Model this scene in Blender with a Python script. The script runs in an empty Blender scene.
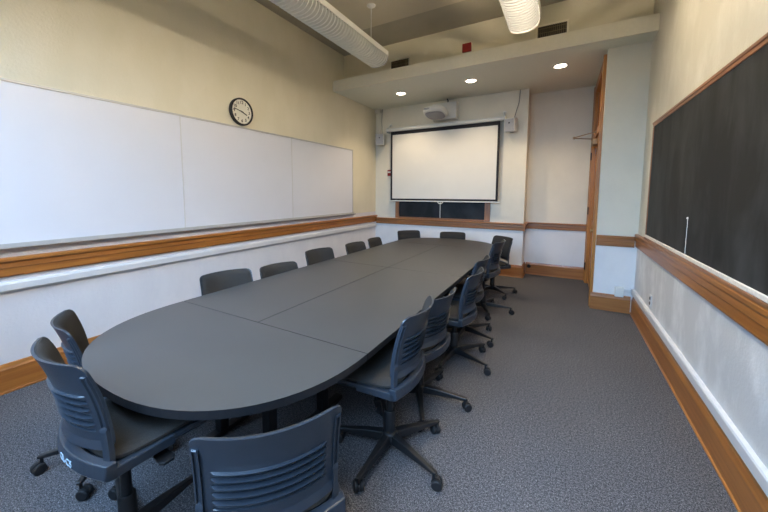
import bpy, bmesh, math, random
from mathutils import Vector, Matrix
random.seed(7)
PI = math.pi
scn = bpy.context.scene
COL = scn.collection

# ------------------------------------------------------------------ materials
def srgb(r, g, b):
    f = lambda c: c / 12.92 if c <= .04045 else ((c + .055) / 1.055) ** 2.4
    return (f(r / 255), f(g / 255), f(b / 255), 1)

def new_mat(name):
    m = bpy.data.materials.new(name)
    m.use_nodes = True
    nt = m.node_tree
    return m, nt, nt.nodes['Principled BSDF']

def plain(name, col, rough=.5, metal=0., noise=.06, scale=30, bump=0., bscale=200, coat=0., spec=.5):
    """Principled material with a gentle procedural mottling and optional bump."""
    m, nt, b = new_mat(name)
    N, L = nt.nodes, nt.links
    tc = N.new('ShaderNodeTexCoord')
    nz = N.new('ShaderNodeTexNoise'); nz.inputs['Scale'].default_value = scale; nz.inputs['Detail'].default_value = 3
    L.new(tc.outputs['Object'], nz.inputs['Vector'])
    rp = N.new('ShaderNodeValToRGB')
    c = col
    rp.color_ramp.elements[0].position = .3; rp.color_ramp.elements[1].position = .7
    rp.color_ramp.elements[0].color = tuple(x * (1 - noise) for x in c[:3]) + (1,)
    rp.color_ramp.elements[1].color = tuple(min(1, x * (1 + noise)) for x in c[:3]) + (1,)
    L.new(nz.outputs['Fac'], rp.inputs['Fac'])
    L.new(rp.outputs['Color'], b.inputs['Base Color'])
    b.inputs['Roughness'].default_value = rough
    b.inputs['Metallic'].default_value = metal
    b.inputs['Coat Weight'].default_value = coat
    b.inputs['Specular IOR Level'].default_value = spec
    if bump:
        n2 = N.new('ShaderNodeTexNoise'); n2.inputs['Scale'].default_value = bscale; n2.inputs['Detail'].default_value = 4
        L.new(tc.outputs['Object'], n2.inputs['Vector'])
        bp = N.new('ShaderNodeBump'); bp.inputs['Strength'].default_value = bump; bp.inputs['Distance'].default_value = .01
        L.new(n2.outputs['Fac'], bp.inputs['Height'])
        L.new(bp.outputs['Normal'], b.inputs['Normal'])
    return m

def wood(name, axis, base, dark, rough=.38):
    m, nt, b = new_mat(name)
    N, L = nt.nodes, nt.links
    tc = N.new('ShaderNodeTexCoord')
    mp = N.new('ShaderNodeMapping')
    s = [38, 38, 38]; s[axis] = 1.6
    mp.inputs['Scale'].default_value = s
    L.new(tc.outputs['Object'], mp.inputs['Vector'])
    nz = N.new('ShaderNodeTexNoise'); nz.inputs['Scale'].default_value = 1.0; nz.inputs['Detail'].default_value = 6
    nz.inputs['Distortion'].default_value = .6
    L.new(mp.outputs['Vector'], nz.inputs['Vector'])
    big = N.new('ShaderNodeTexNoise'); big.inputs['Scale'].default_value = 1.3
    L.new(tc.outputs['Object'], big.inputs['Vector'])
    rp = N.new('ShaderNodeValToRGB')
    rp.color_ramp.elements[0].position = .32; rp.color_ramp.elements[0].color = dark
    rp.color_ramp.elements[1].position = .62; rp.color_ramp.elements[1].color = base
    L.new(nz.outputs['Fac'], rp.inputs['Fac'])
    mx = N.new('ShaderNodeMixRGB'); mx.blend_type = 'MULTIPLY'; mx.inputs['Fac'].default_value = .35
    r2 = N.new('ShaderNodeValToRGB')
    r2.color_ramp.elements[0].position = .35; r2.color_ramp.elements[0].color = (.62, .58, .55, 1)
    r2.color_ramp.elements[1].position = .65; r2.color_ramp.elements[1].color = (1, 1, 1, 1)
    L.new(big.outputs['Fac'], r2.inputs['Fac'])
    L.new(rp.outputs['Color'], mx.inputs['Color1']); L.new(r2.outputs['Color'], mx.inputs['Color2'])
    L.new(mx.outputs['Color'], b.inputs['Base Color'])
    b.inputs['Roughness'].default_value = rough
    b.inputs['Coat Weight'].default_value = .15
    return m

def emit(name, col, strength):
    m, nt, b = new_mat(name)
    b.inputs['Base Color'].default_value = (.8, .8, .8, 1)
    b.inputs['Emission Color'].default_value = col
    b.inputs['Emission Strength'].default_value = strength
    return m

def carpet_mat():
    m, nt, b = new_mat('carpet')
    N, L = nt.nodes, nt.links
    tc = N.new('ShaderNodeTexCoord')
    def noise(scale, det):
        n = N.new('ShaderNodeTexNoise'); n.inputs['Scale'].default_value = scale; n.inputs['Detail'].default_value = det
        L.new(tc.outputs['Object'], n.inputs['Vector']); return n
    a = noise(170, 4); c = noise(70, 3); v = noise(1.1, 2)
    rp = N.new('ShaderNodeValToRGB'); e = rp.color_ramp.elements
    e[0].position = .34; e[0].color = srgb(62, 61, 63)
    e[1].position = .68; e[1].color = srgb(144, 142, 144)
    k = e.new(.5); k.color = srgb(96, 94, 96)
    L.new(a.outputs['Fac'], rp.inputs['Fac'])
    r2 = N.new('ShaderNodeValToRGB')
    r2.color_ramp.elements[0].position = .38; r2.color_ramp.elements[0].color = (.52, .52, .53, 1)
    r2.color_ramp.elements[1].position = .62; r2.color_ramp.elements[1].color = (1.0, .99, .98, 1)
    L.new(c.outputs['Fac'], r2.inputs['Fac'])
    r3 = N.new('ShaderNodeValToRGB')
    r3.color_ramp.elements[0].position = .3; r3.color_ramp.elements[0].color = (.88, .88, .9, 1)
    r3.color_ramp.elements[1].position = .7; r3.color_ramp.elements[1].color = (1, 1, 1, 1)
    L.new(v.outputs['Fac'], r3.inputs['Fac'])
    mx = N.new('ShaderNodeMixRGB'); mx.blend_type = 'MULTIPLY'; mx.inputs['Fac'].default_value = .8
    L.new(rp.outputs['Color'], mx.inputs['Color1']); L.new(r2.outputs['Color'], mx.inputs['Color2'])
    m2 = N.new('ShaderNodeMixRGB'); m2.blend_type = 'MULTIPLY'; m2.inputs['Fac'].default_value = 1
    L.new(mx.outputs['Color'], m2.inputs['Color1']); L.new(r3.outputs['Color'], m2.inputs['Color2'])
    L.new(m2.outputs['Color'], b.inputs['Base Color'])
    b.inputs['Roughness'].default_value = .95; m2.inputs['Fac'].default_value = 1; b.inputs['Specular IOR Level'].default_value = .1
    bp = N.new('ShaderNodeBump'); bp.inputs['Strength'].default_value = .7; bp.inputs['Distance'].default_value = .01
    L.new(a.outputs['Fac'], bp.inputs['Height']); L.new(bp.outputs['Normal'], b.inputs['Normal'])
    return m

def patchy_wall(name, base, patch, lo=.52, hi=.66, scale=1.7, dado=None, split=.93):
    m, nt, b = new_mat(name)
    N, L = nt.nodes, nt.links
    tc = N.new('ShaderNodeTexCoord')
    mp = N.new('ShaderNodeMapping'); mp.inputs['Scale'].default_value = (1, 1.4, .75)
    L.new(tc.outputs['Object'], mp.inputs['Vector'])
    nz = N.new('ShaderNodeTexNoise'); nz.inputs['Scale'].default_value = scale; nz.inputs['Detail'].default_value = 5
    nz.inputs['Roughness'].default_value = .62
    L.new(mp.outputs['Vector'], nz.inputs['Vector'])
    rp = N.new('ShaderNodeValToRGB')
    rp.color_ramp.elements[0].position = lo; rp.color_ramp.elements[0].color = base
    rp.color_ramp.elements[1].position = hi; rp.color_ramp.elements[1].color = patch
    L.new(nz.outputs['Fac'], rp.inputs['Fac'])
    out = rp.outputs['Color']
    if dado:                                                   # whiter paint below the split, low daylight put into its colour
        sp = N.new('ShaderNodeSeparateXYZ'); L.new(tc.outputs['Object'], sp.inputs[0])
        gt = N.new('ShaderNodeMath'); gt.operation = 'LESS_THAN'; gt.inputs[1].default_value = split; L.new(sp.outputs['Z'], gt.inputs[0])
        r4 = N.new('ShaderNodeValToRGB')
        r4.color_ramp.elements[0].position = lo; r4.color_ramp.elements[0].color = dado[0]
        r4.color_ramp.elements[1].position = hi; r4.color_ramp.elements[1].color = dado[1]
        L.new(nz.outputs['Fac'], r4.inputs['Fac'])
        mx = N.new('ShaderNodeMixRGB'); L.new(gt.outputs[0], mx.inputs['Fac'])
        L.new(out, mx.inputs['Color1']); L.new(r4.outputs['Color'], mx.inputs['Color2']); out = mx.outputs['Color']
    L.new(out, b.inputs['Base Color'])
    b.inputs['Roughness'].default_value = .6
    n2 = N.new('ShaderNodeTexNoise'); n2.inputs['Scale'].default_value = 55; n2.inputs['Detail'].default_value = 5
    L.new(tc.outputs['Object'], n2.inputs['Vector'])
    bp = N.new('ShaderNodeBump'); bp.inputs['Strength'].default_value = .25; bp.inputs['Distance'].default_value = .01
    L.new(n2.outputs['Fac'], bp.inputs['Height']); L.new(bp.outputs['Normal'], b.inputs['Normal'])
    return m

def chalk_mat(name, smudge):
    m, nt, b = new_mat(name)
    N, L = nt.nodes, nt.links
    tc = N.new('ShaderNodeTexCoord')
    mp = N.new('ShaderNodeMapping'); mp.inputs['Scale'].default_value = (1, 2.2, .8)
    L.new(tc.outputs['Object'], mp.inputs['Vector'])
    nz = N.new('ShaderNodeTexNoise'); nz.inputs['Scale'].default_value = 1.6; nz.inputs['Detail'].default_value = 6
    nz.inputs['Roughness'].default_value = .6; nz.inputs['Distortion'].default_value = .5
    L.new(mp.outputs['Vector'], nz.inputs['Vector'])
    rp = N.new('ShaderNodeValToRGB')
    rp.color_ramp.elements[0].position = .45; rp.color_ramp.elements[0].color = srgb(32, 33, 33)
    rp.color_ramp.elements[1].position = .8; rp.color_ramp.elements[1].color = smudge
    L.new(nz.outputs['Fac'], rp.inputs['Fac']); L.new(rp.outputs['Color'], b.inputs['Base Color'])
    b.inputs['Roughness'].default_value = .62; b.inputs['Specular IOR Level'].default_value = .25
    return m

def pane_mat():
    m = bpy.data.materials.new('window_glass'); m.use_nodes = True
    nt = m.node_tree; N, L = nt.nodes, nt.links
    N.remove(N['Principled BSDF'])
    t = N.new('ShaderNodeBsdfTransparent'); g = N.new('ShaderNodeBsdfGlossy'); g.inputs['Roughness'].default_value = .02
    f = N.new('ShaderNodeFresnel'); f.inputs['IOR'].default_value = 1.45
    mx = N.new('ShaderNodeMixShader')
    L.new(f.outputs[0], mx.inputs[0]); L.new(t.outputs[0], mx.inputs[1]); L.new(g.outputs[0], mx.inputs[2])
    L.new(mx.outputs[0], N['Material Output'].inputs['Surface'])
    return m

M = dict(
    wall=patchy_wall('wall_paint', srgb(221, 213, 188), srgb(225, 217, 194), .4, .6, 2.2, (srgb(214, 212, 216), srgb(220, 218, 221)), 1.13),  # split raised above the rail, painting in bluish light under the whiteboard
    wall_right=patchy_wall('patched_wall_paint', srgb(214, 208, 190), srgb(228, 223, 208), .46, .72, 2.6, (srgb(206, 206, 206), srgb(236, 236, 236))),
    white_wall=patchy_wall('white_wall_paint', srgb(224, 217, 199), srgb(229, 222, 204), .4, .6, 2.0, (srgb(226, 224, 222), srgb(232, 230, 228))),
    soffit=plain('soffit_paint', srgb(224, 224, 208), .7, noise=.02, bump=.1, bscale=60),
    fascia=plain('fascia_paint', srgb(236, 229, 208), .65, noise=.02, bump=.1, bscale=60),
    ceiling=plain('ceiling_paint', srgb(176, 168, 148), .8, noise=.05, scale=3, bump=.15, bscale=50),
    ceiling_tex=plain('acoustic_ceiling', srgb(206, 196, 172), .9, noise=.1, scale=160, bump=.6, bscale=160),
    carpet=carpet_mat(),
    wood_x=wood('honey_oak_x', 0, srgb(168, 112, 62), srgb(146, 92, 48)),
    wood_y=wood('honey_oak_y', 1, srgb(170, 110, 50), srgb(148, 90, 38)),
    wood_z=wood('honey_oak_z', 2, srgb(188, 126, 58), srgb(162, 102, 44)),
    frame_wood_y=wood('frame_oak_y', 1, srgb(168, 116, 78), srgb(128, 82, 52)),
    frame_wood_z=wood('frame_oak_z', 2, srgb(168, 116, 78), srgb(128, 82, 52)),
    frame_wood_x=wood('frame_oak_x', 0, srgb(160, 110, 76), srgb(122, 80, 52)),
    whiteboard=plain('whiteboard_enamel', srgb(222, 222, 228), .28, noise=.008, scale=3, coat=.2),
    aluminium=plain('aluminium', srgb(186, 184, 180), .4, metal=.25, noise=.05, scale=12),
    white_trim=plain('white_trim', srgb(210, 209, 208), .4, noise=.01),
    slate=chalk_mat('chalkboard_slate', srgb(66, 68, 68)),
    slate_small=chalk_mat('small_chalkboard_slate', srgb(62, 64, 68)),
    chalk=plain('chalk_dust', srgb(232, 226, 214), .9, noise=.1, scale=40),
    laminate=plain('table_laminate', srgb(64, 63, 62), .36, noise=.06, scale=2.5, bump=.03, bscale=400, spec=.45),
    table_edge=plain('table_edge_band', srgb(20, 21, 24), .45, noise=.04),
    black_metal=plain('black_metal', srgb(24, 24, 26), .45, metal=.3, noise=.05),
    plastic=plain('charcoal_plastic', srgb(42, 48, 56), .30, noise=.05, scale=25, bump=.06, bscale=500),
    plastic_dark=plain('dark_plastic', srgb(20, 21, 23), .42, noise=.05, scale=25),
    rubber=plain('caster_rubber', srgb(22, 22, 24), .6, noise=.05),
    fabric=plain('chair_fabric', srgb(52, 50, 48), .92, noise=.22, scale=260, bump=.35, bscale=420, spec=.15),
    letter=plain('stencil_paint', srgb(165, 185, 200), .6, noise=.02),
    screen=plain('screen_fabric', srgb(226, 222, 212), .75, noise=.01, scale=4),
    black_cloth=plain('screen_border', srgb(22, 17, 22), .7, noise=.05),
    white_plastic=plain('white_plastic', srgb(226, 224, 216), .45, noise=.01),
    grey_plastic=plain('grey_plastic', srgb(172, 170, 170), .5, noise=.02),
    mid_grey=plain('mid_grey_plastic', srgb(150, 148, 150), .5, noise=.02),
    lens=plain('projector_lens', srgb(20, 20, 26), .1, noise=.02, coat=.6),
    red=plain('alarm_red', srgb(140, 28, 22), .45, noise=.05),
    clock_face=plain('clock_face', srgb(226, 222, 206), .5, noise=.01),
    clock_black=plain('clock_black', srgb(26, 24, 23), .35, noise=.05),
    vent_dark=plain('vent_dark', srgb(58, 50, 38), .7, noise=.2, scale=20),
    vent_slat=plain('vent_slat', srgb(112, 100, 74), .6, noise=.1),
    lamp_white=plain('lamp_enamel', srgb(238, 236, 226), .4, noise=.01),
    lamp_dark=plain('unlit_reflector', srgb(96, 94, 92), .5, noise=.02),  # reflector and off tubes greyed: shade between the ribs put into colour
    tube_off=plain('unlit_tube', srgb(120, 118, 116), .4, noise=.01),
    lamp_rib=plain('lit_louver_enamel', srgb(86, 87, 88), .5, noise=.01),  # same enamel darkened to hold back tube light on the lit ribs
    tube=emit('fluorescent_tube', (1, .85, .64, 1), 70),
    glow=emit('downlight_lens', (1, .84, .62, 1), 16),
    brass=plain('aged_brass', srgb(170, 140, 92), .35, metal=.8, noise=.1),
    dark_metal=plain('dark_bronze', srgb(52, 44, 38), .4, metal=.6, noise=.1),
    closer=plain('closer_metal', srgb(138, 116, 88), .4, metal=.5, noise=.05),
    cable=plain('grey_cable', srgb(120, 116, 108), .6, noise=.05),
    glass=pane_mat(),
)

# ------------------------------------------------------------------ mesh helpers
class MB:
    def __init__(s): s.bm = bmesh.new()
    def box(s, x0, x1, y0, y1, z0, z1, mat=None):
        vs = [s.bm.verts.new((x, y, z)) for z in (z0, z1) for y in (y0, y1) for x in (x0, x1)]
        if mat is not None:
            for v in vs: v.co = mat @ v.co
        for f in ((0, 2, 3, 1), (4, 5, 7, 6), (0, 1, 5, 4), (2, 6, 7, 3), (0, 4, 6, 2), (1, 3, 7, 5)):
            s.bm.faces.new([vs[i] for i in f])
        return s
    def loops(s, rings, cap=True, closed=True):
        R = [[s.bm.verts.new(p) for p in r] for r in rings]
        n = len(R[0])
        for a, b in zip(R, R[1:]):
            for i in range(n if closed else n - 1):
                j = (i + 1) % n
                s.bm.faces.new((a[i], a[j], b[j], b[i]))
        if cap:
            s.bm.faces.new(list(reversed(R[0]))); s.bm.faces.new(R[-1])
        return s
    def lathe(s, prof, n=20, mat=None, cap=True):
        rings = []
        for r, z in prof:
            rings.append([Vector((r * math.cos(2 * PI * k / n), r * math.sin(2 * PI * k / n), z)) for k in range(n)])
        if mat is not None: rings = [[mat @ p for p in r] for r in rings]
        return s.loops(rings, cap)
    def tube(s, pts, r, n=10):
        pts = [Vector(p) for p in pts]; rings = []
        rr = r if isinstance(r, (list, tuple)) else [r] * len(pts)
        up = None
        for i, p in enumerate(pts):
            t = (pts[min(i + 1, len(pts) - 1)] - pts[max(i - 1, 0)]).normalized()
            if up is None:
                up = Vector((0, 0, 1)) if abs(t.z) < .9 else Vector((1, 0, 0))
            a = t.cross(up).normalized(); b = a.cross(t).normalized(); up = b
            rings.append([p + rr[i] * (a * math.cos(2 * PI * k / n) + b * math.sin(2 * PI * k / n)) for k in range(n)])
        return s.loops(rings)
    def grid(s, fn, nu, nv):
        V = [[s.bm.verts.new(fn(2 * i / nu - 1, j / nv)) for i in range(nu + 1)] for j in range(nv + 1)]
        for j in range(nv):
            for i in range(nu):
                s.bm.faces.new((V[j][i], V[j][i + 1], V[j + 1][i + 1], V[j + 1][i]))
        return V
    def extrude(s, prof, p0, p1, along, up=Vector((0, 0, 1))):
        """sweep a closed 2-D profile (out, up) from p0 to p1; `along` is the outward normal"""
        p0, p1, o = Vector(p0), Vector(p1), Vector(along)
        return s.loops([[p + o * a + up * b for a, b in prof] for p in (p0, p1)])
    def build(s, name, mat, parent=None, bevel=0., smooth=False, seg=2, loc=None):
        bmesh.ops.recalc_face_normals(s.bm, faces=s.bm.faces)
        me = bpy.data.meshes.new(name); s.bm.to_mesh(me); s.bm.free()
        mats = mat if isinstance(mat, (list, tuple)) else [mat]
        for m in mats: me.materials.append(m)
        if smooth:
            for p in me.polygons: p.use_smooth = True
        o = bpy.data.objects.new(name, me); COL.objects.link(o)
        if parent: o.parent = parent
        if loc: o.location = loc
        if bevel:
            b = o.modifiers.new('bevel', 'BEVEL'); b.width = bevel; b.segments = seg; b.limit_method = 'ANGLE'; b.angle_limit = math.radians(40)
        if smooth:
            try:
                me.set_sharp_from_angle(angle=math.radians(38))
            except Exception: pass
        return o

def empty(name, loc, rz=0.):
    o = bpy.data.objects.new(name, None); COL.objects.link(o)
    o.location = loc; o.rotation_euler = (0, 0, rz); o.empty_display_size = .1
    return o

def tag(o, label, cat, group=None):
    o['label'] = label; o['category'] = cat
    if group: o['group'] = group
    return o

def struct(o, label=None):
    o['kind'] = 'structure'
    if label: o['label'] = label
    return o

def copy_tree(o, parent=None):
    c = o.copy(); COL.objects.link(c)
    if parent: c.parent = parent
    for ch in list(o.children): copy_tree(ch, c)
    return c

# ------------------------------------------------------------------ room
XL, XR = -3.682, .835
YB, YA, YP, YF, YU = 6.528, 6.928, 5.266, 4.957, 5.310
XE, XP = -.604, .402
ZS, ZF, ZC = 3.370, 3.552, 4.105
YR = -1.05                                                      # rear wall, behind the camera
T = .15
def wallbox(name, b, mat, label=None):
    return struct(MB().box(*b).build(name, mat), label)
wallbox('floor', (XL - T, XR + T, YR - T, YA + T, -.1, 0), M['carpet'], 'grey speckled carpet floor')
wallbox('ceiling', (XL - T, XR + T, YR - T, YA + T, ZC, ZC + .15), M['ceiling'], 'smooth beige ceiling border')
wallbox('ceiling', (-2.98, .12, YR + .7, 4.61, ZC - .012, ZC), M['ceiling_tex'], 'textured inner ceiling field')
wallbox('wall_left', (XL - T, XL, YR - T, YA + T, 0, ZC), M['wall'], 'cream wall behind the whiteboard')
wallbox('wall_right', (XR, XR + T, YR - T, YA + T, 0, ZC), M['wall_right'], 'patched cream wall behind the blackboard')
wallbox('wall_back', (XL, XE, YB, YA + T, 0, ZS), M['white_wall'], 'white wall behind the projection screen')
wallbox('wall_alcove', (XE, XP + .2, YA, YA + T, 0, ZS), M['white_wall'], 'white back wall of the door alcove')
wallbox('wall_pier', (XP, XR, YP, YP + .12, 0, ZS), M['white_wall'], 'white pier beside the door')
w = MB()
DY0, DY1, DZ = 5.50, 6.72, 3.22                                # door opening in the alcove side wall
w.box(XP, XP + .12, YP + .12, DY0, 0, ZS).box(XP, XP + .12, DY1, YA, 0, ZS).box(XP, XP + .12, DY0, DY1, DZ, ZS)
struct(w.build('wall_door_side', M['white_wall']), 'side wall of the alcove holding the door')
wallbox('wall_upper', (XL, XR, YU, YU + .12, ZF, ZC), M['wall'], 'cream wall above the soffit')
struct(MB().box(XL, XR, YF + .02, YA + T, ZS, ZF - .002).build('ceiling', M['soffit']), 'lowered soffit with downlights')
struct(MB().box(XL, XR, YF, YF + .02, ZS, ZF).build('trim_1', M['fascia']), 'cream fascia board of the soffit')
# rear wall with three windows
win = [(-3.25, -2.15), (-1.85, -.75), (-.5, .55)]
w = MB(); WZ0, WZ1 = 1.5, 3.7
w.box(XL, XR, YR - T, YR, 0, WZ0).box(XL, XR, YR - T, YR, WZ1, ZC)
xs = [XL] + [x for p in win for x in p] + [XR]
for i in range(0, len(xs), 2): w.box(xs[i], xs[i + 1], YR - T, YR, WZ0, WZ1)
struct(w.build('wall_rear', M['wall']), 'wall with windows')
for i, (a, b) in enumerate(win):
    f = MB(); y0, y1 = YR - .11, YR - .05
    f.box(a, a + .05, y0, y1, WZ0, WZ1).box(b - .05, b, y0, y1, WZ0, WZ1).box(a + .05, b - .05, y0, y1, WZ0, WZ0 + .05)
    f.box(a + .05, b - .05, y0, y1, WZ1 - .05, WZ1).box(a + .05, b - .05, y0, y1, 2.37, 2.42)
    fo = struct(f.build('window_%d' % (i + 1), M['white_trim']))
    MB().box(a + .04, b - .04, YR - .085, YR - .08, WZ0 + .04, WZ1 - .04).build('window_pane', M['glass'], fo)

# baseboards and chair rails
BB = [(0, 0), (.032, 0), (.032, .012), (.026, .018), (.026, .185), (.018, .2), (.012, .222), (0, .226)]
BBR = [(0, 0), (.028, 0), (.028, .010), (.020, .016), (.020, .175), (.015, .195), (.011, .215), (0, .222)]
def board(name, prof, p0, p1, nrm, mat, label=None):
    o = struct(MB().extrude(prof, p0, p1, nrm).build(name, mat), label); return o
board('baseboard_left', BB, (XL, YR, 0), (XL, YB, 0), (1, 0, 0), M['wood_y'])
board('baseboard_right', BBR, (XR, YR, 0), (XR, YP, 0), (-1, 0, 0), M['wood_y'])
board('baseboard_back', BB, (XL + .03, YB, 0), (XE, YB, 0), (0, -1, 0), M['wood_x'])
board('baseboard_back_return', BB, (XE, YB - .032, 0), (XE, YA, 0), (1, 0, 0), M['wood_y'])
board('baseboard_alcove', BB, (XE + .03, YA, 0), (XP - .03, YA, 0), (0, -1, 0), M['wood_x'])
board('baseboard_pier', BBR, (XP - .03, YP, 0), (XR - .03, YP, 0), (0, -1, 0), M['wood_x'])
board('baseboard_rear', BB, (XL, YR, 0), (XR, YR, 0), (0, 1, 0), M['wood_x'])
def rail(z0, z1, out=.05):
    h = z1 - z0
    return [(0, z0), (.018, z0), (min(.024, out * .6), z0 + .012), (min(.024, out * .6), z0 + .42 * h), (min(.032, out * .8), z0 + .48 * h), (min(.030, out * .75), z0 + .72 * h),
            (out, z0 + .82 * h), (out, z1 - .008), (out - .008, z1), (0, z1)]
board('trim_2', rail(.903, 1.052), (XL, YR, 0), (XL, YB, 0), (1, 0, 0), M['wood_y'], 'oak chair rail along the whiteboard wall')
board('trim_3', rail(.868, 1.002), (XL + .03, YB, 0), (XE, YB, 0), (0, -1, 0), M['wood_x'], 'oak chair rail below the screen')
board('trim_4', rail(.868, 1.002), (XE, YB - .05, 0), (XE, YA, 0), (1, 0, 0), M['wood_y'])
board('trim_5', rail(.876, 1.0), (XE + .03, YA, 0), (XP - .03, YA, 0), (0, -1, 0), M['wood_x'], 'oak chair rail in the alcove')
board('trim_6', rail(.862, 1.0, .030), (XP, YP, 0), (XR - .03, YP, 0), (0, -1, 0), M['wood_x'], 'oak chair rail on the pier')
board('trim_7', rail(.872, 1.035, .034), (XR, YR, 0), (XR, YP, 0), (-1, 0, 0), M['wood_y'], 'worn oak chair rail below the blackboard')

# white raceway moulding below the left rail
t = MB().extrude([(0, .782), (.02, .784), (.034, .80), (.034, .845), (.026, .862), (0, .866)], (XL, YR, 0), (XL, YB - .02, 0), (1, 0, 0)).build('trim_10', M['white_trim'])
struct(t, 'long white raceway moulding under the chair rail')
t = MB().extrude([(0, .262), (.026, .262), (.03, .268), (.03, .325), (.024, .334), (0, .334)], (XR, YR, 0), (XR, YP - .005, 0), (-1, 0, 0)).build('trim_11', M['white_trim'])
struct(t, 'white cable raceway above the right baseboard')

# ------------------------------------------------------------------ door in the alcove side
d = struct(MB().box(XP + .035, XP + .08, DY0 + .03, DY1 - .03, .01, 2.44).build('door_1', M['wood_z'], bevel=.003), 'oak panelled door seen edge-on')
fr = MB()
# stiles and rails standing proud of the leaf, leaving sunken panels
y0, y1 = DY0 + .03, DY1 - .03
for a, b in ((y0, y0 + .12), (y1 - .12, y1), ((y0 + y1) / 2 - .05, (y0 + y1) / 2 + .05)): fr.box(XP + .022, XP + .036, a, b, .01, 2.44)
for a, b in ((.01, .26), (.95, 1.1), (2.3, 2.44)): fr.box(XP + .0221, XP + .0361, y0, y1, a, b)
fr.build('door_stiles', M['wood_z'], d, bevel=.003)
k = MB().lathe([(.006, 0), (.012, .004), (.012, .03), (.028, .04), (.032, .055), (.026, .07), (.0, .074)], 16, Matrix.Translation((XP + .022, DY0 + .10, 1.02)) @ Matrix.Rotation(-PI / 2, 4, 'Y'))
k.build('door_knob', M['brass'], d, smooth=True)
MB().box(XP + .012, XP + .0225, DY0 + .06, DY0 + .14, .92, 1.16).build('lock_plate', M['brass'], d, bevel=.003)
for z in (.30, 1.25, 2.16):
    MB().box(XP - .031, XP - .027, DY1 - .05, DY1 - .005, z - .055, z + .055).lathe([(.009, -.062), (.009, .062)], 10, Matrix.Translation((XP - .034, DY1 - .035, z))).build('door_hinge', M['dark_metal'], d)
cz = 2.36
MB().box(XP - .05, XP + .022, DY1 - .42, DY1 - .12, cz - .05, cz + .04).build('door_closer', M['closer'], d, bevel=.01)
MB().tube([(XP - .03, DY1 - .3, cz + .05), (XP - .30, DY1 - .46, cz + .06)], .008, 8).tube([(XP - .30, DY1 - .46, cz + .07), (XP - .02, DY1 - .72, cz + .10)], .008, 8).lathe([(.016, cz + .045), (.016, cz + .082)], 10, Matrix.Translation((XP - .30, DY1 - .46, 0))).build('closer_arm', M['closer'], d)
c = MB()
for a, b in ((DY0 - .16, DY0 + .03), (DY1 - .03, DY1 + .16)): c.box(XP - .028, XP + .1, a, b, 0, DZ + .10)
c.box(XP - .028, XP + .1, DY0 + .03, DY1 - .03, DZ - .03, DZ + .10)
c.box(XP - .036, XP, DY0 - .17, DY0 - .13, 0, DZ + .11).box(XP - .036, XP, DY1 + .13, DY1 + .17, 0, DZ + .11)
c.box(XP + .0, XP + .1, DY0 + .03, DY1 - .03, 2.46, 2.56)
struct(c.build('trim_8', M['wood_z'], bevel=.004), 'oak door casing')
c = MB().box(XP + .04, XP + .07, DY0 + .03, DY1 - .03, 2.56, DZ - .03)
for a, b in ((DY0 + .03, DY0 + .13), (DY1 - .13, DY1 - .03)): c.box(XP + .02, XP + .045, a, b, 2.56, DZ - .03)
struct(c.build('trim_9', M['wood_z']), 'oak transom panel above the door')

# ------------------------------------------------------------------ whiteboard on the left wall
WY0, WY1, WB0, WB1 = .415, 5.556, 1.146, 2.395
wb = tag(empty('whiteboard', (XL, (WY0 + WY1) / 2, WB0)), 'long white dry-erase board in three panels on the left wall', 'whiteboard')
def ab(o, root):                                              # parent keeping the absolute coordinates
    o.parent = root; o.location = -Vector(root.location); return o
for a, b in ((WY0, 2.134), (2.140, 3.852), (3.858, WY1)):
    ab(MB().box(XL + .002, XL + .016, a, b, WB0 + .01, WB1 - .01).build('board_panel', M['whiteboard']), wb)
f = MB().box(XL + .001, XL + .024, WY0 - .012, WY1 + .012, WB1 - .012, WB1 + .006).box(XL + .001, XL + .022, WY1, WY1 + .012, WB0, WB1 - .012)
f.box(XL + .001, XL + .022, WY0 - .012, WY0, WB0, WB1 - .012)
ab(f.build('board_frame', M['aluminium']), wb)
for yj in (2.137, 3.855):
    ab(MB().box(XL + .0165, XL + .0185, yj - .006, yj + .006, WB0 + .0125, WB1 - .0125).build('joint_strip', M['white_trim']), wb)
tr = [(0, WB0 - .03), (.05, WB0 - .03), (.062, WB0 - .02), (.062, WB0 - .006), (.056, WB0 - .006), (.05, WB0 - .016), (.02, WB0 - .016), (.02, WB0 + .012), (0, WB0 + .012)]
ab(MB().extrude(tr, (XL, WY0 - .012, 0), (XL, WY1 + .05, 0), (1, 0, 0)).build('marker_tray', M['aluminium']), wb)

# ------------------------------------------------------------------ wall clock
CR = .172
ck = tag(empty('wall_clock', (XL, 2.938, 2.592)), 'round black-rimmed wall clock just above the whiteboard', 'clock')
RX = Matrix.Rotation(PI / 2, 4, 'Y')
MB().lathe([(CR - .012, 0), (CR, .006), (CR, .045), (CR - .008, .054), (CR - .016, .054), (CR - .02, .044), (CR - .02, .030), (.001, .030)], 48, RX).build('clock_rim', M['clock_black'], ck, smooth=True)
MB().lathe([(CR - .0205, .031), (CR - .0205, .034), (.0005, .034)], 48, RX).build('dial', M['clock_face'], ck)
def text_mesh(txt, size, mat, parent, mtx, name, depth=.0008):
    cu = bpy.data.curves.new(name, 'FONT'); cu.body = txt; cu.size = size; cu.align_x = 'CENTER'; cu.align_y = 'CENTER'; cu.extrude = depth; cu.offset = size * .02 if size > .04 else 0
    ob = bpy.data.objects.new(name, cu); COL.objects.link(ob)
    dg = bpy.context.evaluated_depsgraph_get(); dg.update()
    me = bpy.data.meshes.new_from_object(ob.evaluated_get(dg))
    bpy.data.objects.remove(ob); bpy.data.curves.remove(cu)
    return me
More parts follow.
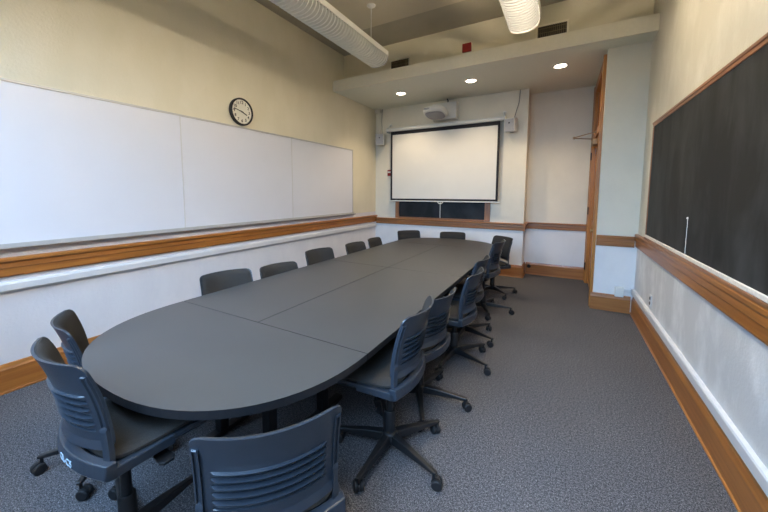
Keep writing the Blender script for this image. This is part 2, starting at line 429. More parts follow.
# text plane: local x -> +Y?  seen from the room (+X side) right-hand is +Y... left wall faces +X, viewer's right is +Y
TXT = Matrix(((0, 0, 1, 0), (1, 0, 0, 0), (0, 1, 0, 0), (0, 0, 0, 1)))
nb = bmesh.new()
for h in range(1, 13):
    a = h * PI / 6
    me = text_mesh(str(h), .052, None, None, None, 'n')
    me.transform(TXT @ Matrix.Translation((math.sin(a) * .115, math.cos(a) * .115, .0352)))
    nb.from_mesh(me); bpy.data.meshes.remove(me)
for k_ in range(60):
    a = k_ * PI / 30; big = k_ % 5 == 0
    bx = MB().box(-.0016 if big else -.0008, .0016 if big else .0008, .139 if big else .142, .149, .0345, .0352, TXT @ Matrix.Rotation(-a, 4, 'Z'))
    tm = bpy.data.meshes.new('t'); bx.bm.to_mesh(tm); bx.bm.free(); nb.from_mesh(tm); bpy.data.meshes.remove(tm)
me = bpy.data.meshes.new('numerals'); nb.to_mesh(me); nb.free(); me.materials.append(M['clock_black'])
o = bpy.data.objects.new('numerals', me); COL.objects.link(o); o.parent = ck
def hand(name, ang, ln, wd, z):
    MB().box(-wd, wd, -.025, ln, z, z + .0015, TXT @ Matrix.Rotation(-ang, 4, 'Z')).build(name, M['clock_black'], ck)
hand('minute_hand', math.radians(282),   .125, .005, .0385)
hand('hour_hand', math.radians(113), .085, .0065, .0365)
MB().lathe([(.009, .0355), (.009, .043), (.0, .044)], 14, RX).build('hand_cap', M['clock_black'], ck)

# ------------------------------------------------------------------ blackboard on the right wall
BY0, BY1, BZ0, BZ1 = 1.12, 4.765, 1.066, 2.315
bb = tag(empty('blackboard', (XR, (BY0 + BY1) / 2, BZ0)), 'large smudged blackboard in a thin oak frame on the right wall', 'blackboard')
ab(MB().box(XR - .014, XR - .002, BY0 + .03, BY1 - .03, BZ0 + .02, BZ1 - .03).build('slate', M['slate']), bb)
f = MB().box(XR - .020, XR - .001, BY0, BY1, BZ1 - .040, BZ1)
f.box(XR - .026, XR - .001, BY0, BY1, BZ1 - .016, BZ1 + .006)
ab(f.build('frame_rail', M['frame_wood_y'], bevel=.003), bb)
for a, b in ((BY0, BY0 + .04), (BY1 - .04, BY1)):
    ab(MB().box(XR - .020, XR - .001, a, b, BZ0 - .025, BZ1 - .045).build('frame_stile', M['frame_wood_z'], bevel=.003), bb)
ab(MB().box(XR - .034, XR - .001, BY0 + .04, BY1 - .04, BZ0 - .028, BZ0 - .006).build('chalk_tray', M['frame_wood_y'], bevel=.004), bb)
ab(MB().box(XR - .030, XR - .0145, BY0 + .045, BY1 - .045, BZ0 - .005, BZ0 + .022).build('chalk_ledge', M['chalk'], bevel=.004), bb)
m = MB(); 
pts = [(XR - .0145, 3.355 + .003 * math.sin(q * 1.7), 1.358 - q * (1.358 - 1.09) / 14) for q in range(15)]
m.tube(pts, [.004] + [.0028] * 14, 6).lathe([(.0005, 1.352), (.009, 1.357), (.009, 1.366), (.0005, 1.372)], 8, Matrix.Translation((XR - .0145, 3.355, 0)))
ab(m.build('chalk_mark', M['chalk']), bb)['label'] = 'vertical white chalk line'

# small blackboard below / behind the screen
sb = tag(empty('blackboard', (-2.18, YB, 1.0)), 'blackboard with oak frame on the far wall, mostly covered by the screen', 'blackboard')
sx0, sx1 = -3.17, -1.187
ab(MB().box(sx0 + .03, sx1 - .03, YB - .012, YB - .002, 1.03, 2.25).build('slate', M['slate_small']), sb)
for a, b in ((sx0, sx0 + .085), (sx1 - .1, sx1)):
    ab(MB().box(a, b, YB - .03, YB - .001, 1.008, 2.25).build('frame_stile', M['frame_wood_z'], bevel=.003), sb)
ab(MB().box(sx0, sx1, YB - .03, YB - .001, 2.25, 2.31).build('frame_rail', M['frame_wood_x'], bevel=.003), sb)
ab(MB().box(sx0 + .086, sx1 - .101, YB - .05, YB - .001, 1.006, 1.035).build('chalk_tray', M['frame_wood_x'], bevel=.004), sb)

# ------------------------------------------------------------------ projection screen
YS = YB - .12
ps = tag(empty('projection_screen', (-2.15, YS, 1.385)), 'pull-down projection screen with black border on the far wall', 'projection screen')
X0, X1, Z0, Z1 = -3.243, -1.043, 1.392, 2.842
ab(MB().box(X0 + .001, X1 - .001, YS - .001, YS + .001, Z0, Z1).build('screen_fabric', M['screen']), ps)
f = MB().box(X0, X0 + .040, YS - .003, YS + .003, Z0, Z1).box(X1 - .040, X1, YS - .003, YS + .003, Z0, Z1)
f.box(X0 + .040, X1 - .040, YS - .003, YS + .003, Z1 - .07, Z1).box(X0 + .040, X1 - .040, YS - .003, YS + .003, Z0, Z0 + .038)
ab(f.build('border', M['black_cloth']), ps)
ab(MB().box(X0 - .02, X1 + .04, YS - .012, YS + .012, Z0 - .022, Z0).build('bottom_bar', M['white_plastic'], bevel=.004), ps)
cs = MB().extrude([(-.055, Z1), (.035, Z1), (.05, Z1 + .015), (.05, Z1 + .055), (.035, Z1 + .07), (-.055, Z1 + .07)], (X0 - .08, YS, 0), (X1 + .07, YS, 0), (0, -1, 0))
ab(cs.build('roller_case', M['white_plastic']), ps)
for x in (X0 - .085, X1 + .075):
    ab(MB().box(x - .008, x + .008, YS - .05, YB - .001, Z1 - .02, Z1 + .08).build('end_bracket', M['white_plastic'], bevel=.003), ps)
    s_ = -1 if x < -2 else 1
for xx, s_ in ((X0 - .06, 1), (X1 + .05, -1)):
    ab(MB().tube([(xx, YB - .002, Z1 + .16), (xx, YB - .06, Z1 + .13), (xx - s_ * .02, YS, Z1 + .07)], .012, 8).lathe([(.03, 0), (.03, .01)], 12, Matrix.Translation((xx, YB - .001, Z1 + .16)) @ Matrix.Rotation(PI / 2, 4, 'X')).build('hanger_arm', M['white_plastic']), ps)
pc = [(-2.128, YS - .004, Z0 - .022), (-2.128, YS - .004, 1.1), (-2.126, YS - .002, 1.05)]
ab(MB().tube(pc, .0065, 6).build('pull_cord', M['white_plastic']), ps)
ab(MB().tube([(-2.128 + .05 * math.cos(a), YS - .006, Z0 - .022 - .035 * math.sin(a)) for a in [PI * q / 8 for q in range(9)]], .009, 8).build('pull_handle', M['white_plastic']), ps)

# ------------------------------------------------------------------ projector on its wall mount
pj = tag(empty('wall_projector', (-2.1, YB, 2.95)), 'white short-throw projector on a grey wall box above the screen', 'projector')
ab(MB().box(-2.32, -1.835, YB - .17, YB - .001, 2.975, 3.285).build('mount_box', M['white_plastic'], bevel=.012), pj)
def se(cx, cy, z, a, b, n=3.2, N=36):
    r = []
    for k_ in range(N):
        t_ = 2 * PI * k_ / N; c_, s2 = math.cos(t_), math.sin(t_)
        r.append(Vector((cx + a * math.copysign(abs(c_) ** (2 / n), c_), cy + b * math.copysign(abs(s2) ** (2 / n), s2), z)))
    return r
px, py = -2.15, YB - .44
TI = Matrix.Translation((px, py, 3.07)) @ Matrix.Rotation(math.radians(-11), 4, 'X')
def sl(z, a, b): return [TI @ Vector((p.x, p.y, p.z)) for p in se(0, 0, z, a, b)]
b = MB().loops([sl(-.072, .16, .16), sl(-.058, .198, .19), sl(-.02, .210, .205), sl(.03, .195, .188), sl(.058, .15, .14), sl(.07, .08, .07)])
ab(b.build('projector_body', M['white_plastic'], smooth=True), pj)
ab(MB().loops([sl(-.088, .155, .155), sl(-.0725, .175, .172)]).build('underside', M['mid_grey'], smooth=True), pj)
ab(MB().box(px - .04, px + .04, py, YB - .17, 3.14, 3.18).box(px - .1, px + .1, py - .05, py + .08, 3.135, 3.155).build('mount_arm', M['white_plastic'], bevel=.006), pj)
m_ = MB()
for q in range(5): m_.box(-.15 + q * .022, -.14 + q * .022, -.207, -.192, -.03, .0, TI)
ab(m_.build('vent_grille', M['mid_grey']), pj)
t = MB().tube([(-2.02, YB - .11, 3.287), (-2.02, YB - .10, 3.33), (-2.04, YB - .09, ZS - .001)], .011, 8).build('projector_cable', M['dark_metal'])
tag(t, 'short dark cable rising from the projector mount to the soffit', 'cable')

# ------------------------------------------------------------------ wall speakers with cables
def speaker(x, z, sgn, tilt, label, cablelab):
    r = tag(empty('wall_speaker', (x, YB, z)), label, 'speaker', 'wall speakers beside the screen')
    mt = Matrix.Translation((0, -.16, 0)) @ Matrix.Rotation(tilt, 4, 'Z') @ Matrix.Rotation(math.radians(8), 4, 'X')
    bx = MB(); bx.box(-.09, .09, -.07, .07, -.118, .118, mt); bx.build('cabinet', M['white_plastic'], r, bevel=.012)
    g_ = MB(); g_.box(-.078, .078, -.078, -.071, -.105, .105, mt); g_.build('grille', M['grey_plastic'], r, bevel=.004)
    l_ = MB(); l_.lathe([(.014, 0), (.014, .004), (.001, .005)], 14, mt @ Matrix.Translation((.0, -.0785, .035)) @ Matrix.Rotation(PI / 2, 4, 'X')); l_.build('badge', M['clock_black'], r)
    MB().tube([(0, -.001, -.05), (0, -.05, -.06), (0, -.09, -.05)], .016, 8).box(-.03, .03, -.012, -.001, -.11, 0).build('bracket', M['grey_plastic'], r)
    return r
sl = speaker(-3.485, 2.70, 1, math.radians(18), 'small white wall speaker left of the projection screen', '')
sr = speaker(-.86, 2.745, -1, math.radians(-14), 'small white wall speaker right of the projection screen', '')
t = MB().tube([(-3.50, YB - .008, 2.83), (-3.52, YB - .008, 2.95), (-3.53, YB - .008, 3.1), (-3.525, YB - .008, 3.2), (-3.515, YB - .008, ZS - .001)], .006, 6).build('speaker_cable', M['cable'])
tag(t, 'thin grey cable hanging above the left wall speaker', 'cable', 'speaker cables')
t = MB().tube([(-.83, YB - .008, 2.88), (-.80, YB - .008, 3.0), (-.76, YB - .008, 3.15), (-.745, YB - .008, ZS - .001)], .006, 6).build('speaker_cable', M['cable'])
tag(t, 'thin grey cable hanging above the right wall speaker', 'cable', 'speaker cables')
t = MB().box(XL + .03, XL + .12, YB - .03, YB - .001, 2.85, ZS - .08).box(XL + .01, XL + .145, YB - .07, YB - .001, ZS - .08, ZS - .001).build('cable_conduit', M['white_wall'], bevel=.006)
tag(t, 'painted vertical conduit with junction box in the far left corner', 'conduit')

# ------------------------------------------------------------------ red alarm devices
r = tag(empty('fire_alarm_pull', (-3.318, YB, 1.985)), 'small red fire alarm pull station at the left edge of the screen', 'fire alarm')
MB().box(-.045, .045, -.045, -.001, -.065, .065).build('housing', M['red'], r, bevel=.006)
MB().box(-.035, .035, -.051, -.0455, .0, .03).build('pull_bar', M['white_plastic'], r, bevel=.002)
r = tag(empty('fire_alarm_horn', (-1.385, YU, 3.77)), 'square red fire alarm horn on the wall above the soffit', 'fire alarm')
MB().box(-.068, .068, -.04, -.001, -.065, .06).build('housing', M['red'], r, bevel=.006)
MB().box(-.05, .05, -.0425, -.0405, -.045, .02).build('grille', M['red'], r)

# ------------------------------------------------------------------ air vents above the soffit
def vent(x0, x1, z0, z1, label):
    r = tag(empty('air_vent', ((x0 + x1) / 2, YU, (z0 + z1) / 2)), label, 'vent', 'air vents above the soffit')
    hw, hh = (x1 - x0) / 2, (z1 - z0) / 2
    MB().box(-hw, hw, -.006, -.001, -hh, hh).build('backing', M['vent_dark'], r)
    f_ = MB()
    f_.box(-hw - .025, hw + .025, -.02, -.001, hh, hh + .025).box(-hw - .025, hw + .025, -.02, -.001, -hh - .025, -hh)
    f_.box(-hw - .025, -hw, -.02, -.001, -hh, hh).box(hw, hw + .025, -.02, -.001, -hh, hh)
    f_.build('frame', M['fascia'], r, bevel=.003)
    g_ = MB(); n = 14
    for i in range(n):
        x = -hw + (i + .5) * 2 * hw / n; g_.box(x - .003, x + .003, -.016, -.0065, -hh, hh)
    for i in range(3): z = -hh + (i + .5) * 2 * hh / 3; g_.box(-hw, hw, -.0075, -.0065, z - .004, z + .004)
    g_.build('slats', M['vent_slat'], r)
vent(-2.687, -2.357, 3.66, 3.81, 'dark slatted air vent above the soffit on the left')
vent(-.414, -.066, 3.66, 3.832, 'dark slatted air vent above the soffit on the right')

# ------------------------------------------------------------------ recessed downlights
for x, y, lb in ((-2.664, 5.66, 'leftmost recessed downlight glowing in the soffit'), (-1.387, 5.60, 'middle recessed downlight glowing in the soffit'), (-.125, 5.60, 'rightmost recessed downlight in the soffit, beside the door')):
    r = tag(empty('recessed_downlight', (x, y, ZS)), lb, 'ceiling light', 'recessed downlights')
    MB().lathe([(.078, -.001), (.105, -.001), (.105, -.008), (.092, -.014), (.078, -.008)], 32, cap=False).build('trim_ring', M['white_trim'], r, smooth=True)
    MB().lathe([(.0775, -.0015), (.0775, -.006), (.001, -.007)], 28).build('lamp_lens', M['glow'], r)
    li = bpy.data.lights.new('downlight', 'SPOT'); li.energy = 52; li.color = (1, .80, .55); li.spot_size = math.radians(125); li.spot_blend = .7; li.shadow_soft_size = .06
    lo = bpy.data.objects.new('downlight_beam', li); COL.objects.link(lo); lo.location = (0, 0, -.03); lo.parent = r

# ------------------------------------------------------------------ pendant luminaires
def pendant(x, y1, label, lit):
    zc, hw, dp = 3.475, .165, .135
    y0 = -.85
    r = tag(empty('pendant_luminaire', (x, (y0 + y1) / 2, zc)), label, 'pendant light', 'ribbed pendant luminaires')
    L_ = (y1 - y0) / 2
    def arc(rx, rz, n=20):
        o_ = []
        for k_ in range(n + 1):
            a = PI + PI * k_ / n; c_, s2 = math.cos(a), math.sin(a)
            o_.append((rx * math.copysign(abs(c_) ** .8, c_), rz * math.copysign(abs(s2) ** .8, s2)))
        return o_
    out, inn = arc(hw, dp), arc(hw - .04, dp - .04)
    m_ = MB(); y = -L_ + .02
    while y < L_ - .01:
        ring = lambda yy: [Vector((a, yy, b_)) for a, b_ in out] + [Vector((a, yy, b_)) for a, b_ in reversed(inn)]
        m_.loops([ring(y), ring(y + .012)])
        y += .053
    m_.build('louver_ribs', M['lamp_rib'] if lit else M['lamp_white'], r)
    m_ = MB()
    for s2 in (-1, 1):
        m_.box(s2 * hw - .008, s2 * hw + .008, -L_, L_, -.012, .05)
    m_.build('side_rails', M['lamp_white'], r, bevel=.004)
    top = [(-hw + .009, .045), (-.10, .085), (.10, .085), (hw - .009, .045), (hw - .009, .04), (.10, .079), (-.10, .079), (-hw + .009, .04)]
    if lit: top = [(-.115, .065), (-.08, .085), (.08, .085), (.115, .065), (.115, .060), (.08, .079), (-.08, .079), (-.115, .060)]
    MB().loops([[Vector((a, yy, b_)) for a, b_ in top] for yy in (-L_, L_)]).build('reflector_housing', M['lamp_white'] if lit else M['lamp_dark'], r)
    e = [Vector((a, 0, b_)) for a, b_ in out]
    for yy, d_ in ((L_, .008), (-L_, -.008)):
        pr = [(a, b_) for a, b_ in out] + [(hw, .05), (.10, .085), (-.10, .085), (-hw, .05)]
        MB().loops([[Vector((a, yy, b_)) for a, b_ in pr], [Vector((a, yy + d_, b_)) for a, b_ in pr]]).build('end_cap', M['grey_plastic'], r)
    for s2 in (-1, 1):
        MB().tube([(s2 * .078, -L_ + .03, -.012), (s2 * .078, L_ - .06, -.012)], .019, 12).build('fluorescent_tube', M['tube'] if lit else M['tube_off'], r)
    for yy in (L_ - .19, -L_ + 1.2):
        MB().tube([(0, yy, .085), (0, yy, ZC - .03 - zc)], .007, 8).build('suspension_rod', M['white_plastic'], r)
        MB().lathe([(.06, ZC - .0125 - zc), (.06, ZC - .022 - zc), (.03, ZC - .04 - zc), (.008, ZC - .045 - zc)], 20, Matrix.Translation((0, yy, 0))).build('ceiling_rosette', M['white_plastic'], r, smooth=True)
    return r
pendant(-2.385, 4.28, 'long ribbed white pendant light on a rod near the whiteboard wall', False)
pendant(-.475, 4.20, 'long ribbed pendant light with bright tubes nearer the blackboard wall', True)

# ------------------------------------------------------------------ outlets
r = tag(empty('junction_box', (.681, YP, .275)), 'white surface junction box low on the pier beside the door', 'electrical box')
MB().box(-.046, .046, -.045, -.001, -.065, .065).build('cover', M['white_plastic'], r, bevel=.006)
MB().box(.047, XR - .681 - .031, -.022, -.001, .0, .04).build('raceway_stub', M['white_trim'], r, bevel=.003)
r = tag(empty('wall_outlet', (XR, 4.355, .435)), 'power outlet plate low on the wall under the blackboard', 'outlet')
MB().box(-.008, -.0005, -.037, .037, -.06, .06).build('cover_plate', M['white_trim'], r, bevel=.002)
for z in (-.026, .026):
    MB().lathe([(.017, 0), (.017, .004)], 14, Matrix.Translation((-.008, 0, z)) @ Matrix.Rotation(-PI / 2, 4, 'Y')).build('socket', M['dark_metal'], r)
r = tag(empty('baseboard_outlet', (-.515, YA - .026, .155)), 'round black outlet on the baseboard at the back of the alcove', 'outlet')
MB().lathe([(.035, 0), (.035, .006), (.028, .012), (.001, .012)], 20, Matrix.Rotation(PI / 2, 4, 'X')).build('cover', M['clock_black'], r, smooth=True)

# ------------------------------------------------------------------ conference table
tx, ty0, ty1, hwid, zt, th = -1.62, 1.37, 4.93, .802, .742, .036
NEXP = 2.4
ct = tag(empty('conference_table', (tx, (ty0 + ty1) / 2, 0)), 'long dark grey conference table with rounded ends, made of joined sections', 'table')
yc = (ty0 + ty1) / 2
def endcurve(yb, sgn, n=40):
    p = []
    for k_ in range(n + 1):
        a = PI * k_ / n; c_, s2 = math.cos(a), math.sin(a)
        p.append((hwid * math.copysign(abs(c_) ** (2 / NEXP), c_), yb + sgn * hwid * 1.0 * abs(s2) ** (2 / NEXP)))
    return p
g = .0025
secs = [endcurve(ty0 - g, -1), endcurve(ty1 + g, 1)]
ym = 3.15
for a, b in ((ty0 + g, ym - g), (ym + g, ty1 - g)):
    for x0_, x1_ in ((-hwid, -g), (g, hwid)):
        secs.append([(x0_, a), (x1_, a), (x1_, b), (x0_, b)])
for s_ in secs:
    ar = sum(s_[i][0] * s_[(i + 1) % len(s_)][1] - s_[(i + 1) % len(s_)][0] * s_[i][1] for i in range(len(s_)))
    if ar < 0: s_ = s_[::-1]
    m_ = MB(); m_.loops([[Vector((x, y - yc, z)) for x, y in s_] for z in (zt - th, zt)])
    o = m_.build('tabletop_section', [M['laminate'], M['table_edge']], ct)
    for p in o.data.polygons:
        if abs(p.normal.z) < .5: p.material_index = 1
for x0_, x1_, a, b in ((-hwid + .002, hwid - .002, ty0, ty0), (-hwid + .002, hwid - .002, ty1, ty1), (-hwid + .002, -g, ym, ym), (g, hwid - .002, ym, ym), (0, 0, ty0 + g, ty1 - g)):
    if a == b: q = (x0_, x1_, a - yc - g + .0001, a - yc + g - .0001)
    else: q = (-g + .0001, g - .0001, a - yc, b - yc)
    MB().box(*q, zt - th + .002, zt - .0015).build('seam_strip', M['rubber'], ct)
legs = [(x_, y_) for y_ in (ty0 - .12, ty0 + .36, ym - .32, ym + .32, ty1 - .36, ty1 + .12) for x_ in (-.22, .22)]
for x, y in legs:
    m_ = MB().box(x - .03, x + .03, y - yc - .03, y - yc + .03, .03, zt - th - .02).box(x - .11, x + .11, y - yc - .11, y - yc + .11, zt - th - .02, zt - th - .001)
    m_.box(x - .03, x + .03, y - yc - .2, y - yc + .2, .004, .035)
    m_.build('leg', M['black_metal'], ct, bevel=.004)
m_ = MB()
for x in (-.22, .22): m_.box(x - .02, x + .02, ty0 - yc - .3, ty1 - yc + .35, zt - th - .075, zt - th - .022)
m_.build('apron_rail', M['black_metal'], ct)

# ------------------------------------------------------------------ office chair
HW, ZT, ZB = .224, .869, .526
def back_y(u, z):
    k_ = max(0, (z - ZB) / (ZT - ZB))
    mid = -.168 - .016 * k_ - .058 * k_ ** 2.2
    return mid + .069 * u * u
def half_w(z, hw=HW, r=.035):
    e = 0
    if z > ZT - r: q = min(1, (z - (ZT - r)) / r); e = r * (1 - math.sqrt(max(0, 1 - q * q)))
    if z < ZB + r: q = min(1, (ZB + r - z) / r); e = r * (1 - math.sqrt(max(0, 1 - q * q)))
    return hw - e
def shell_mb():
    m_ = MB()
    def fn(u, v):
        z = ZB + (ZT - ZB) * v
        hw = half_w(z); x = u * hw
        y = back_y(x / HW, z)
        if .592 < z < .738:
            p = ((z - .592) / .0292) % 1.0
            e = max(0, min(1, (.170 - abs(x)) / .008))
            y += .009 * e * (1 if p < .25 else 0) - .012 * e * (max(0, p - .30) / .70 if p > .30 else 0)
        if z < ZB + .03: y -= .010 * (1 - (z - ZB) / .03)          # flared lower lip
        return Vector((x, y, z))
    V = m_.grid(fn, 44, 118)
    # give the shell thickness towards the front
    W = [[m_.bm.verts.new(Vector((a.co.x, back_y(a.co.x / HW, a.co.z) + .009, a.co.z))) for a in row] for row in V]
    nv, nu = len(V) - 1, len(V[0]) - 1
    for j in range(nv):
        for i in range(nu): m_.bm.faces.new((W[j][i], W[j + 1][i], W[j + 1][i + 1], W[j][i + 1]))
    for i in range(nu):
        m_.bm.faces.new((V[0][i], W[0][i], W[0][i + 1], V[0][i + 1])); m_.bm.faces.new((V[nv][i], V[nv][i + 1], W[nv][i + 1], W[nv][i]))
    for j in range(nv):
        m_.bm.faces.new((V[j][0], V[j + 1][0], W[j + 1][0], W[j][0])); m_.bm.faces.new((V[j][nu], W[j][nu], W[j + 1][nu], V[j + 1][nu]))
    return m_
def pad_mb():
    m_ = MB(); a, b = ZB + .02, ZT - .002
    def f_(off):
        def fn(u, v):
            z = a + (b - a) * v; x = u * (half_w(z) - .012)
            t_ = (1 - abs(u) ** 8) * (1 - abs(2 * v - 1) ** 10)
            return Vector((x, back_y(x / HW, z) + .0095 + off * (.006 + .022 * t_), z))
        return fn
    F, B = m_.grid(f_(1), 24, 26), m_.grid(f_(0), 24, 26)
    nv, nu = 26, 24
    for i in range(nu):
        m_.bm.faces.new((F[0][i], B[0][i], B[0][i + 1], F[0][i + 1])); m_.bm.faces.new((F[nv][i], F[nv][i + 1], B[nv][i + 1], B[nv][i]))
    for j in range(nv):
        m_.bm.faces.new((F[j][0], F[j + 1][0], B[j + 1][0], B[j][0])); m_.bm.faces.new((F[j][nu], B[j][nu], B[j + 1][nu], F[j + 1][nu]))
    return m_
def strip(m_, u0, u1, z0, z1, o0, o1, n=14, rnd=True):
    """strip riding on the rear of the back shell between u0..u1, o0..o1 behind it"""
    rings = []
    for k_ in range(n + 1):
        z = z0 + (z1 - z0) * k_ / n
        oo = o1 if not rnd or 0 < k_ < n else (o0 + o1) / 2
        P = lambda u, off: Vector((u * HW, back_y(u, z) - off, z))
        rings.append([P(u0, o0), P(u1, o0), P(u1, oo), P(u0, oo)])
    m_.loops(rings)
def upright_mb(s2):
    m_ = MB()
    a, b = sorted((s2 * .895, s2 * .992))
    strip(m_, a, b, .455, .615, -.004, .013)
    strip(m_, a + .004, b - .004, .60, .825, -.002, .002)
    strip(m_, a, a + .022, .60, .825, -.002, .008); strip(m_, b - .022, b, .60, .825, -.002, .008)
    strip(m_, a + .02, b - .02, .815, .825, -.002, .008, 3)
    return m_
def barcurve(z0, z1, t0, t1, hw=.243, n=20):
    m_ = MB(); rings = []
    for k_ in range(n + 1):
        u = 2 * k_ / n - 1
        y = -.178 + .052 * u * u
        rings.append([Vector((u * hw, y - t0, z0 + .008)), Vector((u * hw, y - t0 - .006, z0 + .02)), Vector((u * hw, y - t0, z1)), Vector((u * hw, y + t1, z1)), Vector((u * hw, y + t1, z0))])
    m_.loops(rings)
    return m_
def seat_outline(sc, z, a=.236, b=.215, cy=.085):
    r_ = []
    for k_ in range(48):
        t_ = 2 * PI * k_ / 48; c_, s2 = math.cos(t_), math.sin(t_); n = 4.5
        x = (a + sc) * math.copysign(abs(c_) ** (2 / n), c_); y = (b + sc) * math.copysign(abs(s2) ** (2 / n), s2)
        x *= 1 + .03 * (y / b)
        dz = -.022 * max(0, y / b - .35) ** 2 / .42 + .010 * (x / a) ** 2 * (1 if y < .1 else .6)
        r_.append(Vector((x, cy + y, z + dz)))
    return r_

proto = empty('office_chair', (0, 0, 0))
parts_up = []
def P(o): parts_up.append(o); return o
P(shell_mb().build('backrest_shell', M['plastic'], proto, smooth=True))
P(pad_mb().build('back_cushion', M['fabric'], proto, smooth=True))
for s_ in (-1, 1): P(upright_mb(s_).build('back_upright', M['plastic'], proto, smooth=True))
m_ = barcurve(.422, .488, .006, .03)
for s_ in (-1, 1):                                             # side cheeks running forward from the rear bar
    m_.box(*sorted((s_ * .212, s_ * .243)), -.125, .10, .426, .466)
P(m_.build('seat_back_bar', M['plastic'], proto, bevel=.005))
P(MB().loops([seat_outline(-.06, .408), seat_outline(-.012, .418), seat_outline(.003, .436), seat_outline(.0, .452), seat_outline(-.02, .453)]).build('seat_pan', M['plastic'], proto, smooth=True))
P(MB().loops([seat_outline(-.018, .4535), seat_outline(-.005, .462), seat_outline(-.004, .474), seat_outline(-.02, .488), seat_outline(-.06, .495), seat_outline(-.14, .493), seat_outline(-.2, .491)]).build('seat_cushion', M['fabric'], proto, smooth=True))
P(MB().box(-.08, .08, -.06, .16, .365, .407).box(-.045, .045, -.05, .05, .33, .366).build('tilt_mechanism', M['plastic_dark'], proto, bevel=.008))
P(MB().tube([(.07, .06, .385), (.17, .06, .385)], .008, 8).loops([[Vector((x, .06 + y, .385 + z)) for y, z in ((-h, -.006), (h, -.006), (h, .006), (-h, .006))] for x, h in ((.165, .012), (.19, .026), (.25, .03), (.268, .018))]).build('height_lever', M['plastic_dark'], proto, bevel=.003))
MB().lathe([(.034, .10), (.034, .255), (.030, .262), (.021, .262), (.021, .42)], 18).build('gas_lift', M['plastic_dark'], proto, smooth=True)
base = MB().lathe([(.034, .062), (.048, .07), (.052, .10), (.046, .125), (.034, .132)], 20)
RC = .335
for k_ in range(5):
    R_ = Matrix.Rotation(2 * PI * k_ / 5, 4, 'Z')
    rings = []
    for x, w_, z0_, z1_ in ((.03, .028, .074, .126), (.13, .024, .078, .122), (.24, .018, .080, .108), (RC + .005, .016, .082, .098), (RC + .018, .010, .084, .096)):
        rings.append([R_ @ Vector(p) for p in ((x, -w_, z0_), (x, w_, z0_), (x, w_ * .8, z1_), (x, -w_ * .8, z1_))])
    base.loops(rings)
bo = base.build('star_base', M['plastic_dark'], proto, bevel=.004)
def caster_mb(rot):
    m_ = MB(); T_ = Matrix.Rotation(rot, 4, 'Z')
    m_.lathe([(.008, .05), (.008, .084)], 8)
    for s2 in (-1, 1):
        m_.lathe([(.010, -.010), (.024, -.010), (.029, -.006), (.029, .006), (.024, .010), (.010, .010)], 18, T_ @ Matrix.Translation((.016, s2 * .016, .0292)) @ Matrix.Rotation(PI / 2, 4, 'X'))
    # hood between the wheels
    hood = [(.016 + .031 * math.cos(a), .0292 + .031 * math.sin(a)) for a in [PI * q / 8 for q in range(9)]]
    m_.loops([[T_ @ Vector((x, yy, z)) for x, z in hood] for yy in (-.005, .005)])
    m_.tube([T_ @ Vector((.016, -.02, .0292)), T_ @ Vector((.016, .02, .0292))], .006, 8)
    return m_
for k_ in range(5):
    a = 2 * PI * k_ / 5
    c_ = caster_mb(.6 + 2.1 * k_).build('caster', M['rubber'], bo, smooth=True)
    c_.location = (RC * math.cos(a), RC * math.sin(a), 0)

G = 'office chairs around the conference table'
chairs = [  # x, y, facing (rad), lift, base angle (deg, world), label
    (-0.839, 1.666, 3.214, 0.061, -19, 'grey office chair nearest the camera in the row along the blackboard side of table'),
    (-0.872, 2.215, 3.015, -0.015, 8, 'second grey office chair from the camera in the row along the blackboard side'),
    (-0.821, 2.955, 3.139, -0.009, -22, 'third grey office chair from the camera in the row along the blackboard side'),
    (-0.872, 3.505, 3.129, 0.012, 51, 'fourth grey office chair from the camera in the row along the blackboard side'),
    (-0.853, 4.400, 3.053, 0.077, 6, 'fifth and farthest grey office chair in the row along the blackboard side'),
    (-0.895, 5.280, 3.930, 0.005, 26, 'grey office chair at the far right curve of the table, nearest the door alcove'),
    (-1.655, 5.668, -1.330, -0.022, 10, 'right one of the two grey office chairs at the far table end below the screen'),
    (-2.393, 5.598, -0.817, -0.030, 30, 'left one of the two grey office chairs at the far table end below the screen'),
    (-2.375, 1.782, -0.250, -0.016, 5, 'grey office chair nearest the camera in the row of five along the whiteboard side'),
    (-2.345, 2.388, -0.166, -0.056, 40, 'second grey office chair from the camera along the whiteboard side, set low'),
    (-2.347, 3.052, -0.115, 0.003, 20, 'third grey office chair from the camera along the whiteboard side'),
    (-2.347, 3.857, -0.056, -0.024, 0, 'fourth grey office chair from the camera along the whiteboard side'),
    (-2.347, 4.431, 0.089, -0.025, 33, 'fifth and farthest grey office chair from the camera along the whiteboard side'),
    (-0.867, 0.769, 2.458, 0.000, 20, 'foreground grey office chair with its ribbed back to the camera at the near table end'),
    (-1.568, 0.603, 1.511, 0.107, 164, 'grey office chair with pale stencilled letters on its rear bar at the near table end'),
    (-2.275, 0.845, 1.235, -0.012, 240, 'grey office chair by the left wall, behind the chair with stencilled letters'),
]
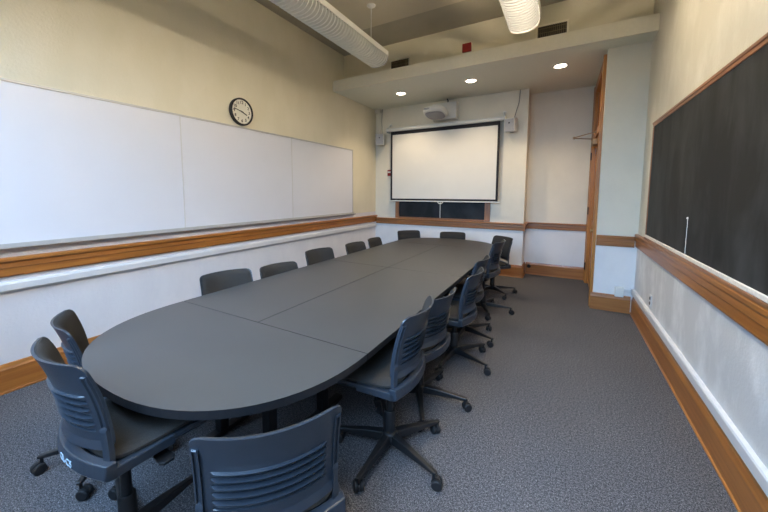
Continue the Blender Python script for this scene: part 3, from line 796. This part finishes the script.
for i, (x, y, th_, dz, ba, lb) in enumerate(chairs):
    c_ = proto if i == 0 else copy_tree(proto)
    c_.location = (x, y, 0); c_.rotation_euler = (0, 0, th_ - PI / 2)
    tag(c_, lb, 'chair', G)
    for ch in c_.children:
        n = ch.name.split('.')[0]
        if n == 'star_base': ch.rotation_euler = (0, 0, math.radians(ba) - (th_ - PI / 2))
        elif n != 'gas_lift': ch.location = (0, 0, dz)
    if 'stencilled letters on its rear bar' in lb:
        me = text_mesh('CL-C5', .038, None, None, None, 'stencil')
        # lay the letters on the outside of the curved rear bar
        for v in me.vertices:
            xx = v.co.x + .035; u = xx / .243
            v.co = Vector((xx, -.178 + .052 * u * u - .0135 - v.co.z, .458 + v.co.y))
        me.materials.append(M['letter'])
        o = bpy.data.objects.new('stencil_letters', me); COL.objects.link(o); o.parent = c_; o.location = (0, 0, dz)

# ------------------------------------------------------------------ light
def area(name, loc, rot, sx, sy, e, col, spread=180):
    li = bpy.data.lights.new(name, 'AREA'); li.shape = 'RECTANGLE'; li.size = sx; li.size_y = sy; li.energy = e; li.color = col; li.spread = math.radians(spread)
    o = bpy.data.objects.new(name, li); COL.objects.link(o); o.location = loc; o.rotation_euler = rot
    return o
for a, b in win:
    area('window_daylight', ((a + b) / 2, YR - .02, (WZ0 + WZ1) / 2), (math.radians(42), 0, 0), b - a - .1, WZ1 - WZ0 - .1, 58, (.37, .63, 1.0), 110)

wd = bpy.data.worlds.new('world'); scn.world = wd; wd.use_nodes = True
nt = wd.node_tree; bg = nt.nodes['Background']
sky = nt.nodes.new('ShaderNodeTexSky'); sky.sky_type = 'NISHITA'; sky.sun_disc = False; sky.sun_elevation = math.radians(40); sky.sun_rotation = math.radians(120)
nt.links.new(sky.outputs[0], bg.inputs[0]); bg.inputs[1].default_value = .12

# ------------------------------------------------------------------ camera
yaw, pitch, roll = -.5275, .0895, .0014
F, CX, CY = 329.527, 370.99, 222.406
fw = Vector((math.sin(yaw) * math.cos(pitch), math.cos(yaw) * math.cos(pitch), -math.sin(pitch)))
rt = Vector((math.cos(yaw), -math.sin(yaw), 0)); up = rt.cross(fw)
r2 = rt * math.cos(roll) + up * math.sin(roll); u2 = up * math.cos(roll) - rt * math.sin(roll)
cam = bpy.data.cameras.new('camera'); co = bpy.data.objects.new('camera', cam); COL.objects.link(co)
mw = Matrix((( r2.x, u2.x, -fw.x, 0), (r2.y, u2.y, -fw.y, 0), (r2.z, u2.z, -fw.z, 1.55), (0, 0, 0, 1)))
co.matrix_world = mw
cam.sensor_fit = 'HORIZONTAL'; cam.sensor_width = 36; cam.lens = 36 * F / 768
cam.shift_x = (384 - CX) / 768; cam.shift_y = (CY - 256) / 768
cam.clip_start = .05; cam.clip_end = 100
scn.camera = co
scn.view_settings.view_transform = 'Standard'
scn.view_settings.look = 'None'
scn.view_settings.exposure = .55
